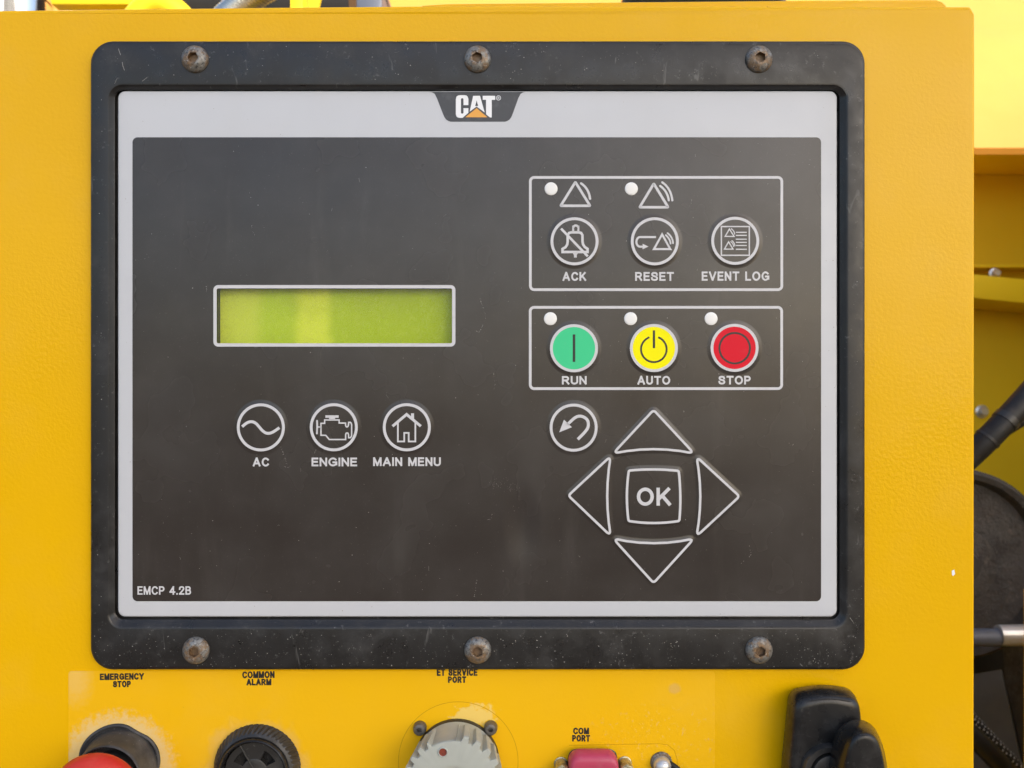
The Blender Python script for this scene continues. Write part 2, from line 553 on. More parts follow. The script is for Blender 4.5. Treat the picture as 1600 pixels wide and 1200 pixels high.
MCAP = M('grey_plastic', (.40, .42, .375), .5); MCAP.tint(MCAP.ramp(MCAP.noise(150, 5), .45, .75, 0, .2), (.30, .31, .28)); MCAP.rough(MCAP.noise(200, 4), .42, .6)
MPINK = M('pink_vinyl', (.46, .045, .10), .42); MPINK.tint(MPINK.ramp(MPINK.noise(220, 5), .5, .72, 0, .35), (.42, .10, .14)); MPINK.bump(MPINK.noise(700, 3), .00004)
MSTEEL = M('polished_steel', (.66, .66, .66), .28, .55); MSTEEL.tint(MSTEEL.ramp(MSTEEL.noise(30, 4, .6, (1, 1, .2)), .4, .7, 0, .4), (.35, .34, .32))
MCHROME = M('chrome_stack', (.75, .75, .74), .12, 1)
MBRASS = M('braided_steel', (.55, .54, .50), .3, 1)
m = M('grimy_iron', (.038, .034, .032), .6); m.tint(m.ramp(m.noise(30, 5, .65), .4, .7, 0, .6), (.06, .05, .043)); m.tint(m.ramp(m.noise(120, 5), .55, .75, 0, .3), (.11, .10, .09)); m.tint(m.ramp(m.noise(45, 6, .75), .5, .62, 0, .8), (.022, .018, .016)); m.tint(m.ramp(m.noise(70, 6, .75), .58, .68, 0, .6), (.12, .10, .08)); m.rough(m.noise(60, 5), .5, .85); m.bump(m.noise(90, 6, .7), .003); MIRON = m
m = M('blue_grey_plate', (.08, .095, .13), .45); m.tint(m.ramp(m.noise(25, 5), .4, .7, 0, .5), (.13, .14, .17)); m.bump(m.noise(200, 4), .0001); MBLUE = m
MHOSE = M('hose_rubber', (.009, .009, .010), .5, 0, .35); MHOSE.tint(MHOSE.ramp(MHOSE.noise(60, 5), .5, .75, 0, .2), (.15, .14, .13))
MDARK = M('engine_black', (.012, .011, .010), .6); MDARK.tint(MDARK.ramp(MDARK.noise(20, 5), .45, .75, 0, .5), (.035, .028, .022))
m = M('dry_ground', (.10, .075, .05), .9); m.tint(m.ramp(m.noise(.6, 6), .35, .7, 0, .6), (.075, .052, .034)); m.tint(m.ramp(m.noise(14, 5), .5, .75, 0, .5), (.14, .11, .08)); m.bump(m.noise(30, 5), .01); MGND = m
MDUST = M('dust', (.36, .345, .32), .8)

# ------------------------------------------------------------------ the ground
ZG = -1.2
V = [(-150, -150, ZG), (150, -150, ZG), (150, 150, ZG), (-150, 150, ZG)]
tag(obj('ground', ([Vector(v) for v in V], [[0, 1, 2, 3]]), MGND, smooth=False), kind='structure')

# ------------------------------------------------------------------ added unseen sunshade on posts, keeps direct sun off the panel
CZ = 1.10
can = thing('added_sunshade', (1.0, -1.4, ZG), 'unseen grey sheet on posts added to shade the panel', 'added_sunshade')
def added_sunshade_parts(mat):
    obj('shade_sheet', box((.20, -1.90, CZ), (1.80, -.85, CZ + .012)), mat, can, smooth=False)
    for x, y in ((.22, -1.88), (1.74, -1.88), (1.74, -.91)):
        obj('post', box((x, y, ZG), (x + .03, y + .03, CZ - .001)), mat, can, smooth=False)

# ------------------------------------------------------------------ yellow cabinet
cab = thing('control_cabinet', (0, .05, ZG), 'yellow painted sheet metal cabinet carrying the black framed control panel', 'cabinet')
fo = round_poly([(-700, 24), (0, 15.5), (420, 10.5), (700, 8.2), (1200, 9), (1517, 9.5), (1524, 22), (1523, 1200), (1523, 5400), (-700, 5400)], [2, 1, 1, 1, 1, 6, 6, 1, 3, 3], 4)
R_ = 5
loops = []
for k in range(7):
    a = PI / 2 * k / 6
    loops.append([P(x, y, 0) + Vector((0, R_ * S * (1 - math.sin(a)), 0)) for x, y in off(fo, -R_ * (1 - math.cos(a)))])
loops = [[v + Vector((0, .20, 0)) for v in loops[0]]] + loops
loops.append([P(x, y, 0) for x, y in off(fo, -R_ - .6)])
inner = off(fo, -R_ - .6)
V, F = loft(loops, True, False)
hole = rr(172, 134, 1320, 976, 10, 4)
tri = tessellate_polygon([[Vector((x, y, 0)) for x, y in inner], [Vector((x, y, 0)) for x, y in hole]])
k0 = len(V) - len(inner)
kh = len(V); V += [P(x, y, 0) for x, y in hole] + [P(x, y, 0) + Vector((0, .03, 0)) for x, y in hole]
nI = len(inner)
F += [[(k0 + i if i < nI else kh + i - nI) for i in t] for t in tri]
nh = len(hole)
F += [[kh + i, kh + (i + 1) % nh, kh + nh + (i + 1) % nh, kh + nh + i] for i in range(nh)]
F.append([kh + nh + i for i in range(nh)])
body = obj('body', (V, F), MY, cab, ang=60)
lipo = [(660, 30), (660, 9), (700, 6.5), (960, 4), (1260, 1.2), (1440, .3), (1464, .6), (1472, 3.5), (1478, 9.5), (1478, 30)]
obj('top_flange', loft([L3(lipo, .012), L3(lipo, .0028), L3(off(lipo, -.8), .0024)], True, True), MY, cab, smooth=False)
obj('paint_chip', poly([(1487, 892), (1491, 890), (1492.5, 897), (1489, 900), (1487.5, 898)], -.00002), MLOGO, cab, smooth=False)

# decal sheet with its printed captions
decal = yellow('decal_sheet', (0.84, 0.47, 0.004), 0.000012, (.3, .45))
OC = Vector((0, .05, ZG))
nz = decal.noise(500, 5, .65)
ring = decal.dist_px(184, 1196, OC, 88, 82)
f = decal.ramp(decal.math('ADD', ring, decal.math('MULTIPLY', decal.math('SUBTRACT', nz, .5), .8)), .80, 1.12, .75, 0)
decal.tint(f, (.74, .56, .27))
r2 = decal.dist_px(400, 1200, OC, 92, 88)
f = decal.ramp(decal.math('ADD', r2, decal.math('MULTIPLY', decal.math('SUBTRACT', decal.noise(120, 4), .5), .9)), .7, 1.0, .55, 0)
decal.tint(f, (.72, .46, .12))
r3 = decal.dist_px(742, 1118, OC, 48, 26)
f = decal.ramp(decal.math('ADD', r3, decal.math('MULTIPLY', decal.math('SUBTRACT', decal.noise(420, 4), .5), 1.8)), .5, .75, .6, 0)
decal.tint(f, (.82, .64, .22))
r4 = decal.dist_px(1054, 1076, OC, 13, 11)
decal.tint(decal.ramp(decal.math('ADD', r4, decal.math('MULTIPLY', nz, .5)), .7, 1.2, .5, 0), (.62, .40, .14))
r5 = decal.dist_px(118, 1062, OC, 40, 60)
decal.tint(decal.ramp(decal.math('ADD', r5, decal.math('MULTIPLY', nz, .8)), .5, 1.3, .35, 0), (.74, .55, .25))
r6 = decal.dist_px(1050, 1150, OC, 160, 60)
decal.tint(decal.math('MULTIPLY', decal.ramp(nz, .56, .68, 0, .5), decal.ramp(r6, .3, 1.2, 1, 0)), (.70, .48, .20))
dec = obj('decal', poly(rr(107, 1048.5, 1117, 1330, 5), -.00001, .00008), decal.m, cab, smooth=False)
YD = -.00012
for body_, x0, y0, x1, y1, rot in (('EMERGENCY', 156, 1052, 225, 1062.3, -.012), ('STOP', 176.5, 1063.8, 204.5, 1073.8, -.012),
                             ('COMMON', 378.5, 1049, 429, 1059.6, -.01), ('ALARM', 385, 1060.6, 424, 1070.8, -.01),
                             ('ET SERVICE', 682.5, 1045, 746, 1056, 0), ('PORT', 700, 1056.8, 728.5, 1067, 0),
                             ('COM', 895.5, 1137, 920.5, 1147.2, 0), ('PORT', 894, 1148.4, 922, 1158.6, 0)):
    obj('caption', text(body_, x0, y0, x1, y1, YD, 2.5, .55, rot=rot), MINK.m, dec, smooth=False)
clear = yellow('clear_gasket_edge', (0.60, 0.33, 0.01), 0, (.2, .3), False)
obj('gasket_edge', stroke(circ(716, 1190, 93.5, 80), 1.1, -.0001, True), clear.m, dec, smooth=False)
gp = yellow('gasket_film', (0.82, 0.45, 0.006), 0.000012, (.25, .35))
obj('gasket_edge', stroke([(889, 1164.5), (1030, 1162), (1044, 1164), (1054, 1173), (1058, 1186), (1058, 1240)], .9, -.0001), clear.m, dec, smooth=False)

# ------------------------------------------------------------------ control panel module
pan = thing('generator_controller', ORG_PANEL, 'black framed generator control panel with green display and membrane keys', 'control panel')
YB, YF = -.0034, -.0014      # bezel face, faceplate surface
def bz(x0, y0, x1, y1, r, y): return L3(rr(x0, y0, x1, y1, r, 10), y)
loops = [bz(143, 66, 1350, 1045, 34, -.00005), bz(142, 65, 1351, 1046, 35, -.0004), bz(142, 64.6, 1351, 1046, 35, YB + .0009),
         bz(142.8, 65.4, 1350.2, 1045.2, 34, YB + .0004), bz(144.6, 67.2, 1348.4, 1043.4, 33, YB + .0001), bz(147, 70, 1346, 1041, 31, YB),
         bz(166, 129.5, 1326, 983.5, 24, YB), bz(169, 132.3, 1323, 980.8, 22, YB + .00012), bz(171.5, 134.5, 1320.5, 978, 20, YB + .0006),
         bz(177, 139.5, 1314.5, 971, 15, YB + .0019), bz(179.5, 140.5, 1312, 968, 14, YB + .0023), bz(180, 141, 1311.5, 967, 14, .001), bz(200, 160, 1290, 950, 8, .001)]
bezel = obj('bezel', loft(loops), MBZ.m, pan, ang=40)
loops = [bz(185, 143, 1307, 963, 11, .0009), bz(184.6, 142.6, 1307.4, 963.4, 11.4, YF + .0003), bz(185.4, 143.4, 1306.6, 962.6, 11, YF + .00006), bz(187, 145, 1305, 961, 10, YF), bz(210, 217, 1280, 937, 7, YF)]
face = obj('faceplate', loft(loops), MGR.m, pan, ang=40)
YO = YF - .00008
win = rr(337, 449, 708.5, 538.5, 4, 10)
ovo = rr(207, 214.5, 1283, 939.5, 8, 10)
over = obj('overlay', loft([L3(ovo, YF + .00002), L3(ovo, YO), L3(win, YO), L3(win, YO + .0012)]), MOV.m, pan, smooth=False)
# display
disp = obj('display', loft([L3(off(win, 4), YO + .0011), L3(off(win, .2), YO + .0012), [v + Vector((0, .0058, 0)) for v in L3(win, YO)]]), MREC.m, pan, smooth=False)
tag(disp, 'yellow green liquid crystal display window')
wy = YO + .0058
def dshift(pts, y): return [P(a, b, YO) + Vector((0, y - YO, 0)) for a, b in pts]
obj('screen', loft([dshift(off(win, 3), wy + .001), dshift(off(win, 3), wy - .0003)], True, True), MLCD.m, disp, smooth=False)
obj('pane', loft([L3(off(win, -.05), YO + .0009), L3(off(win, -.05), YO + .0004)], True, True), MPANE, disp, smooth=False)
obj('frame', stroke(rr(336, 448, 709, 539, 5, 6), 5.2, YO, True, h=.00006), MLN.m, disp, smooth=False)
# logo tab
def zz(pts, ox, oy, s): return [(ox + a / s, oy + b / s) for a, b in pts]
lg = lambda p: zz(p, 640, 60, 7.27)
tab = obj('logo_plate', poly(lg([(225, 607), (255, 612), (285, 630), (310, 680), (380, 860), (395, 895), (415, 922), (440, 938), (465, 946), (1085, 946), (1110, 938), (1135, 922), (1155, 895), (1170, 860), (1235, 680), (1260, 630), (1290, 612), (1320, 607)]), YF, .00005), MTAB.m, pan, smooth=False)
YL = YF - .00005
obj('letter', poly(lg([(525, 690), (532, 662), (550, 648), (575, 645), (625, 645), (645, 648), (660, 662), (668, 690), (668, 758), (612, 758), (612, 690), (608, 682), (598, 679), (588, 682), (583, 690), (583, 843), (588, 852), (598, 855), (608, 852), (612, 843), (612, 792), (668, 792), (668, 845), (602, 903), (570, 903), (548, 899), (532, 886), (525, 862)]), YL), MLOGO.m, tab, smooth=False)
obj('letter', poly(lg([(722, 652), (800, 652), (853, 842), (762, 774), (682, 832)]), YL, holes=[lg([(745, 768), (779, 768), (762, 705)])]), MLOGO.m, tab, smooth=False)
obj('letter', poly(lg([(830, 652), (972, 652), (972, 698), (933, 698), (933, 898), (913, 898), (868, 862), (868, 698), (830, 698)]), YL), MLOGO.m, tab, smooth=False)
obj('logo_triangle', poly(lg([(632, 896), (762, 792), (884, 896)]), YL), MORG.m, tab, smooth=False)
rm = merge(stroke(circ(*lg([(1010, 676)])[0], 3.4, 20), .8, YL, True), text('R', *lg([(1000, 664)])[0], *lg([(1022, 690)])[0], YL, .6, 0))
obj('registered_mark', rm, MLOGO.m, tab, smooth=False)

# printed frames, captions
def line(name, vf, parent=pan, mat=None): return obj(name, vf, (mat or MLN).m, parent, smooth=False)
line('border_line', stroke(rr(828.7, 277.2, 1221.6, 452.6, 6, 5), 4.2, YO, True))
line('border_line', stroke(rr(828.5, 480.2, 1221.4, 607.2, 6, 5), 4.2, YO, True))
for b, x0, y0, x1, y1 in (('ACK', 879, 425, 915.8, 438.8), ('RESET', 992.4, 425, 1053, 438.8), ('EVENT LOG', 1096.4, 424.2, 1202, 438.6),
                          ('RUN', 878, 587.6, 916.6, 600.7), ('AUTO', 996, 587.4, 1047.2, 600.9), ('STOP', 1122.6, 587.2, 1173, 600.7),
                          ('AC', 395, 715, 420.5, 728.8), ('ENGINE', 486.8, 715, 558, 728.6), ('MAIN MENU', 583, 714.6, 688.8, 728.2),
                          ('EMCP 4.2B', 214.8, 916, 298.6, 929.2)):
    line('caption', text(b, x0, y0, x1, y1, YO, 2.8 if b != 'EMCP 4.2B' else 2.3, 1.9 if b != 'EMCP 4.2B' else 1.6))
def arcq(a, b, c, n=8):
    a, b, c = Vector(a), Vector(b), Vector(c)
    b = 2 * b - (a + c) / 2
    return [tuple(a * (1 - t) ** 2 + b * 2 * t * (1 - t) + c * t * t) for t in [i / n for i in range(n + 1)]]
line('alarm_symbol', merge(stroke(round_poly([(899, 284.5), (922, 321.5), (876, 321.5)], .8, 3), 4, YO, True), stroke(arcq((908, 286.5), (917.5, 296.5), (922, 310.5)), 3.6, YO, cap=1)))
line('alarm_symbol', merge(stroke(round_poly([(1021.5, 287), (1044, 323.8), (999.5, 323.8)], .8, 3), 4, YO, True), stroke(arcq((1031.5, 290.5), (1040.5, 300), (1045, 313)), 3.3, YO, cap=1),
                          stroke(arcq((1034.8, 285), (1045.5, 296.5), (1050.5, 313)), 3.3, YO, cap=1)))
for x, y in ((861, 295), (986.5, 295), (860, 498), (985.3, 498), (1111, 498)):
    lp = obj('indicator_lamp', lathe(x, y, [(10.2, YO), (10, YO - .00010), (9.6, YO - .00018), (8.6, YO - .00024), (4, YO - .00030), (1.2, YO - .00031)], 28, YO), MWH.m, pan, ang=80)

# ---- membrane keys
HK = .00028
def pad(outl, mat, label=None, w=6, h=HK):
    lps = []
    for d, k in ((w, 0), (w * .6, .16), (w * .2, .55), (-w * .15, .86), (-w * .45, .98), (-w * .7, 1)):
        lps.append(L3(off(outl, d), YO - .00001 - h * k))
    b = obj('button', loft(lps, False, True), mat.m, pan, ang=50)
    if label: b['label'] = label
    return b
YT = YO - HK - .00001
def round_key(cx, cy, label):
    b = pad(circ(cx, cy, 37.5, 56), MOV, label)
    line('ring', stroke(circ(cx, cy, 35.3, 56), 4.4, YT, True), b)
    return b
def sy(b, vf, mat=None): return line('symbol', vf, b, mat)
def sm(pts, it=2): return chaikin(pts, it, False)
# ack
b = round_key(897.7, 377, 'round key with a crossed out bell')
z = lambda p: zz(p, 860, 330, 13.33)
loopb = [(475, 425), (475, 335)] + [(528 + 53 * math.cos(math.radians(a)), 350 - 53 * math.sin(math.radians(a))) for a in range(165, 10, -15)] + [(581, 335), (581, 425)]
bell = [(440, 440), (590, 440), (640, 452), (668, 500), (668, 630), (680, 690), (715, 745), (775, 785), (775, 850), (252, 850), (252, 785), (315, 750), (350, 695), (360, 630), (360, 500), (385, 455)]
sy(b, merge(stroke(z(loopb), 3.4, YT), stroke(z(bell), 3.9, YT, True), poly(z([(465, 870), (580, 870), (550, 910), (550, 965), (490, 965), (490, 910)]), YT), stroke(z([(222, 362), (778, 940)]), 3.8, YT - .00001)))
# reset
b = round_key(1023.1, 377, 'round key with a return arrow and alarm triangle')
z = lambda p: zz(p, 980, 335, 14.12)
hook = [(635, 500), (300, 500)] + [(280 - 76 * math.sin(math.radians(a)), 606 - 106 * math.cos(math.radians(a))) for a in range(0, 181, 15)] + [(345, 712)]
sy(b, merge(stroke(z(hook), 3.2, YT), poly(z([(340, 648), (470, 710), (340, 768)]), YT), stroke(z([(770, 440), (950, 765), (590, 765)]), 3.2, YT, True),
            stroke(z(arcq((852, 458), (925, 545), (957, 645))), 2.6, YT, cap=1), stroke(z(arcq((890, 412), (980, 515), (1012, 635))), 2.6, YT, cap=1)))
# event log
b = round_key(1148.8, 376.2, 'round key with an event list page')
z = lambda p: zz(p, 1105, 335, 14.12)
parts = [stroke(z([(313, 268), (930, 268), (930, 902), (313, 902)]), 2, YT, True), stroke(z([(490, 322), (594, 485), (396, 485)]), 1.8, YT, True), stroke(z([(472, 605), (570, 765), (380, 765)]), 1.8, YT, True),
         stroke(z(arcq((532, 318), (585, 370), (605, 435))), 1.5, YT, cap=1), stroke(z(arcq((520, 602), (563, 645), (582, 705))), 1.5, YT, cap=1), stroke(z(arcq((545, 578), (592, 630), (610, 695))), 1.5, YT, cap=1)]
parts += [stroke(z([(632, q), (874, q)]), 1.7, YT) for q in (395, 463, 548, 617, 686, 770)]
sy(b, merge(*parts))
# run / auto / stop
def colour_key(cx, cy, mat, label):
    b = round_key(cx, cy, label)
    line('colour_disc', poly(circ(cx, cy, 33.4, 56), YT, .00002), b, mat)
    return b
YC = YT - .00002
b = colour_key(896.8, 544.1, MGREEN, 'round green run key'); sy(b, poly([(894.9, 522.5), (898.9, 522.5), (898.9, 565.5), (894.9, 565.5)], YC), MINK)
b = colour_key(1021.7, 543.8, MYKEY, 'round yellow auto key')
sy(b, merge(stroke(circ(1021.6, 545.8, 20, 40, 90 + 20, 450 - 20), 3, YC), poly([(1020, 516.2), (1023.6, 516.2), (1023.6, 544), (1020, 544)], YC)), MINK)
b = colour_key(1147.8, 543.5, MRED, 'round red stop key'); sy(b, stroke(circ(1148, 544, 23.8, 48), 3.1, YC, True), MINK)
# back
b = round_key(896.3, 668.2, 'round key with a curved back arrow')
z = lambda p: zz(p, 850, 620, 4)
sy(b, merge(stroke(z(sm([(211, 266), (255, 222), (278, 190), (276, 145), (240, 120), (200, 122), (148, 172)])), 4.6, YT), poly(z([(95, 222), (125, 143), (174, 190)]), YT)))
# ac / engine / main menu
z = lambda p: zz(p, 340, 610, 4.324)
b = round_key(407.5, 667.8, 'round key with a sine wave')
sy(b, stroke(z(sm([(166, 245), (190, 224), (213, 212), (236, 211), (258, 221), (278, 243), (300, 270), (324, 288), (346, 291), (370, 284), (395, 268), (418, 252)], 1)), 4.4, YT))
b = round_key(635.6, 667.6, 'round key with a house')
sy(b, merge(stroke(z([(1182, 242), (1277, 162), (1373, 242)]), 4.2, YT - .00001), poly(z([(1307, 155), (1327, 155), (1327, 203), (1307, 186)]), YT),
            stroke(z([(1218, 218), (1218, 345), (1261, 345), (1261, 287), (1291, 287), (1291, 345), (1336, 345), (1336, 218)]), 2.5, YT)))
b = round_key(521.5, 667.6, 'round key with an engine outline')
z = lambda p: zz(p, 480, 625, 14.12)
eng = [(385, 440), (705, 440), (705, 508), (845, 508), (846, 555), (855, 582), (878, 595), (900, 582), (910, 550), (916, 494), (950, 492), (970, 510), (980, 545), (980, 785), (968, 815), (948, 832), (914, 832), (912, 765), (902, 735), (880, 726), (858, 735), (848, 765), (848, 872), (487, 872), (410, 778), (303, 778), (303, 515), (385, 515)]
sy(b, merge(stroke(z(eng), 2.1, YT, True), poly(z([(400, 337), (693, 337), (693, 393), (617, 393), (617, 432), (480, 432), (480, 393), (400, 393)]), YT),
            stroke(z([(303, 595), (222, 595)]), 2.1, YT), stroke(z([(218, 458), (221, 600), (214, 738)]), 2.8, YT - .00001, cap=1)))
# arrows and OK
z = lambda p: zz(p, 850, 620, 4)
def arrow(apex, c1, c2, mid, label):
    arc = arcq(c1, mid, c2, 6)
    raw = [apex] + arc
    rs = [14] + [13] + [300] * (len(arc) - 2) + [13]
    pts = []
    A = z(raw)
    out = round_poly(A, [5] + [4.6] + [0] * (len(arc) - 2) + [4.6], 6)
    b = pad(off(out, 2), MOV, label, 5)
    line('ring', stroke(out, 3.7, YT, True), b)
arrow((685, 82), (938, 354), (432, 354), (685, 327), 'triangular up key')
arrow((685, 1164), (432, 886), (938, 886), (685, 915), 'triangular down key')
arrow((152, 617), (417, 370), (417, 870), (395, 620), 'triangular left key')
arrow((1222, 622), (953, 374), (953, 872), (977, 622), 'triangular right key')
okc = [(530, 461), (842, 463), (846, 776), (528, 776)]
okp = []
for i, mid in enumerate(((686, 454), (852, 620), (686, 789), (518, 620))):
    okp += arcq(okc[i], mid, okc[(i + 1) % 4], 8)[:-1]
okp = round_poly(z(okp), [3.5 if i % 8 == 0 else 0 for i in range(32)], 4)
b = pad(off(okp, 2), MOV, 'square OK key with bulging sides', 5)
line('ring', stroke(okp, 3.8, YT, True), b)
line('symbol', text('OK', 995, 762, 1048.3, 790, YT, 5.3, 4.2), b)

# ---- screws of the bezel
def make_screw(px, py):
    c = P(px, py, YB)
    prof = [(21, 0), (21, -.0004), (20.2, -.0010), (18, -.0017), (14.5, -.0023), (11, -.0026), (9.8, -.00265)]
    V, F = lathe(px, py, [(r, YB + y) for r, y in prof], 36, YB, cap=False)
    # hexagonal socket bore
    n = 36
    hexr = []
    for i in range(n):
        a = 2 * PI * i / n
        s_ = (a % (PI / 3)) - PI / 6
        hexr.append(7.6 / math.cos(s_) * .95)
    k0 = len(V) - n
    for y in (-.0026, -.0006):
        for i in range(n):
            a = 2 * PI * i / n
            V.append(Vector((c.x + hexr[i] * S * math.cos(a), YB + y, c.z + hexr[i] * S * math.sin(a))))
    k1 = k0 + n
    for i in range(n):
        j = (i + 1) % n
        F.append([k0 + i, k0 + j, k1 + j, k1 + i])
    head = obj('screw', (V[:k1 + n], F), MSC.m, pan, ang=38, origin=c)
    V2 = V[k1:]; F2 = []
    for i in range(n):
        j = (i + 1) % n
        F2.append([i, j, n + j, n + i])
    F2.append([n + i for i in range(n)])
    sk = obj('socket', (V2, F2), MSK.m, head, ang=30)
    return head, sk
h0, s0 = make_screw(305, 93)
spots = [(746, 93), (1185.5, 93), (306.5, 1016), (746.5, 1015.5), (1185.5, 1015.5)]
for i, (x, y) in enumerate(spots):
    h = h0.copy(); COL.objects.link(h); h.parent = pan
    h.location = P(x, y, YB) - ORG_PANEL
    h.rotation_euler = (0, .4 + 1.1 * i, 0)
    s_ = s0.copy(); COL.objects.link(s_); s_.parent = h

# ---- dust and dried drip marks on the module
def specks(n, region, y, smin, smax, ok=None):
    V, F = [], []
    while n > 0:
        x = random.uniform(region[0], region[2]); q = random.uniform(region[1], region[3])
        if ok and not ok(x, q): continue
        n -= 1
        r = smin + (smax - smin) * random.random() ** 4
        m_ = 5; a0 = random.random() * 6; st = random.uniform(.5, 1)
        k = len(V)
        for i in range(m_):
            a = a0 + 2 * PI * i / m_
            V.append(P(x + r * math.cos(a), q + r * st * math.sin(a), y - .00004))
        F.append(list(range(k, k + m_)))
    return V, F
inwin = lambda x, q: 330 < x < 715 and 440 < q < 545
dv = [specks(520, (210, 217, 1280, 937), YO, .2, .8, lambda x, q: not inwin(x, q) and random.random() < .35 + .65 * (q / 940) ** 2)]
def trail(pts, n, jit, r0, r1):
    """dried salt trail: tiny specks strung along a path"""
    V, F = [], []
    path = sm(pts, 2)
    for _ in range(n):
        i = random.randrange(len(path) - 1); t = random.random()
        x = path[i][0] * (1 - t) + path[i + 1][0] * t + random.gauss(0, jit); q = path[i][1] * (1 - t) + path[i + 1][1] * t + random.gauss(0, jit)
        r = random.uniform(r0, r1); a0 = random.random() * 6; k = len(V)
        for j in range(5):
            V.append(P(x + r * math.cos(a0 + j * 1.257), q + r * random.uniform(.5, 1.2) * math.sin(a0 + j * 1.257), YO - .00004))
        F.append(list(range(k, k + 5)))
    return V, F
for pts, n in (([(394, 352), (393.5, 358), (397.5, 367)], 10), ([(750, 466), (753, 476), (757, 486), (759, 500)], 22), ([(744, 517), (749, 520), (754, 508)], 14), ([(771, 583), (774, 602), (771, 609)], 14),
               ([(435, 690), (441, 702), (448, 726)], 20), ([(444, 728), (449, 732), (454, 727)], 14), ([(763, 812), (767, 811), (769, 804)], 10), ([(745, 906), (743, 917), (741, 933)], 16),
               ([(1075, 327), (1080, 318), (1081, 312)], 9), ([(1055, 786), (1058, 768)], 10), ([(1171, 858), (1174, 866), (1171, 870)], 9), ([(1232, 690), (1236, 697), (1240, 694)], 9),
               ([(322, 447), (323.5, 452), (322, 456)], 8), ([(910, 753), (918, 758)], 8), ([(928, 752), (935, 760)], 10)):
    dv.append(trail(pts, n, .35, .22, .55))
dv.append(trail([(770, 755), (795, 758), (812, 768)], 70, 5, .15, .35))
for i in range(14):
    x, q = random.uniform(240, 1260), random.uniform(240, 920)
    if inwin(x, q): continue
    a = random.gauss(1.57, .5); l = random.uniform(3, 9)
    dv.append(stroke([(x, q), (x + l * math.cos(a), q + l * math.sin(a))], .22, YO - .00001))
obj('grime_specks', specks(90, (188, 146, 1304, 960), YF, .2, .7, lambda x, q: not (204 < x < 1286 and 211 < q < 943) and not (660 < x < 832 and q < 200)), MSK.m, face, smooth=False, recalc=False, kind='stuff')
obj('dust_specks', merge(*dv), MDUST.m, over, smooth=False, recalc=False, kind='stuff')
inb = lambda x, q: not (160 < x < 1332 and 124 < q < 990)
bd = [specks(1500, (146, 69, 1347, 1042), YB, .15, .9, lambda x, q: inb(x, q) and (q > 900 or random.random() < .3))]
for pts, w in (([(185, 76), (187, 82), (188.5, 86)], .9), ([(191, 97), (192, 103), (194.5, 110)], .9), ([(179, 131), (183, 122)], .5), ([(222, 127), (230, 121)], .6), ([(1328, 965), (1333, 972)], .6), ([(1250, 1037), (1254, 1041)], .7)):
    bd.append(stroke(pts, w * .7, YB - .00001))
obj('dust_specks', merge(*bd), MDUST.m, bezel, smooth=False, recalc=False, kind='stuff')

# ------------------------------------------------------------------ emergency stop
es = thing('emergency_stop', P(187, 1196), 'red mushroom emergency stop button in a black collar under its caption', 'push button')
jit = lambda a: 1 + .018 * math.sin(3 * a + .6) + .012 * math.sin(5 * a) - .05 * max(0, math.cos(a - 1.05)) ** 30
obj('gasket', lathe(187, 1193, [(63, -.0001), (63.5, -.0006), (62.5, -.0011), (60, -.0012), (58.5, -.0007), (50, -.0006)], 90, jit=jit), MRUB.m, es, ang=60)
col = obj('collar', lathe(189, 1197, [(59, -.0006), (58.5, -.0022), (57, -.0032), (56, -.0038), (54.5, -.0075), (53, -.0105), (53.2, -.0112), (52.5, -.0122), (51, -.0127), (49.5, -.0124), (48, -.0110), (47, -.006), (30, -.005)], 72), MRUB.m, es, ang=35)
V, F = [], []
for i in range(60):
    a = 2 * PI * i / 60
    c = P(188, 1196); r0, r1 = 45 * S, 47.2 * S
    d = Vector((math.cos(a), 0, math.sin(a))); t = Vector((-math.sin(a), 0, math.cos(a))) * .00035
    k = len(V)
    for y in (-.006, -.0108):
        V += [c + d * r1 - t + Vector((0, y, 0)), c + d * r0 + Vector((0, y, 0)), c + d * r1 + t + Vector((0, y, 0))]
    F += [[k, k + 1, k + 4, k + 3], [k + 1, k + 2, k + 5, k + 4], [k + 3, k + 4, k + 5]]
obj('knurling', (V, F), MBP.m, col, smooth=False)
obj('stem', lathe(194, 1201, [(40, -.004), (39, -.017), (38, -.019)], 48), MBP.m, es)
obj('head', lathe(197, 1203, [(36, -.016), (46, -.018), (59, -.0205), (66, -.023), (68, -.0245), (65.5, -.0272), (60, -.0290), (46, -.0302), (24, -.0308), (8, -.031)], 72), MEST.m, es, ang=60)

# ------------------------------------------------------------------ alarm buzzer
az = thing('alarm_buzzer', P(403, 1200), 'round black alarm buzzer with a knurled ring and slotted grille', 'buzzer')
N = 200
def kn(r, amp): return lambda i: r + (amp if i % 4 < 2 else -amp)
V, F = [], []
c = P(403, 1198)
prof = [(66.5, -.0002, .0), (67, -.0007, 0.9), (65.5, -.0022, 0.9), (60.5, -.0044, 0.9), (59, -.0048, 0), (55.5, -.0055, 0), (54, -.0054, 0), (53, -.0048, 0), (50, -.0048, 0)]
for k, (r, y, amp) in enumerate(prof):
    for i in range(N):
        a = 2 * PI * i / N + (.05 * k if amp else .15)
        R = (r + (amp if i % 4 < 2 else -amp)) * S
        V.append(Vector((c.x + R * math.cos(a), y, c.z + R * math.sin(a))))
for k in range(len(prof) - 1):
    for i in range(N):
        j = (i + 1) % N
        F.append([k * N + i, k * N + j, (k + 1) * N + j, (k + 1) * N + i])
obj('ring', (V, F), MBP.m, az, ang=20)
obj('lip', lathe(403, 1198, [(53.5, -.0046), (53.5, -.0060), (52.6, -.0068), (51, -.0072), (49.2, -.0069), (48, -.0060), (47.4, -.0035), (40, -.002)], 80), MBPG.m, az, ang=50)
obj('backing', lathe(403, 1198, [(47, -.0012), (2, -.0013)], 48), MDARK.m, az)
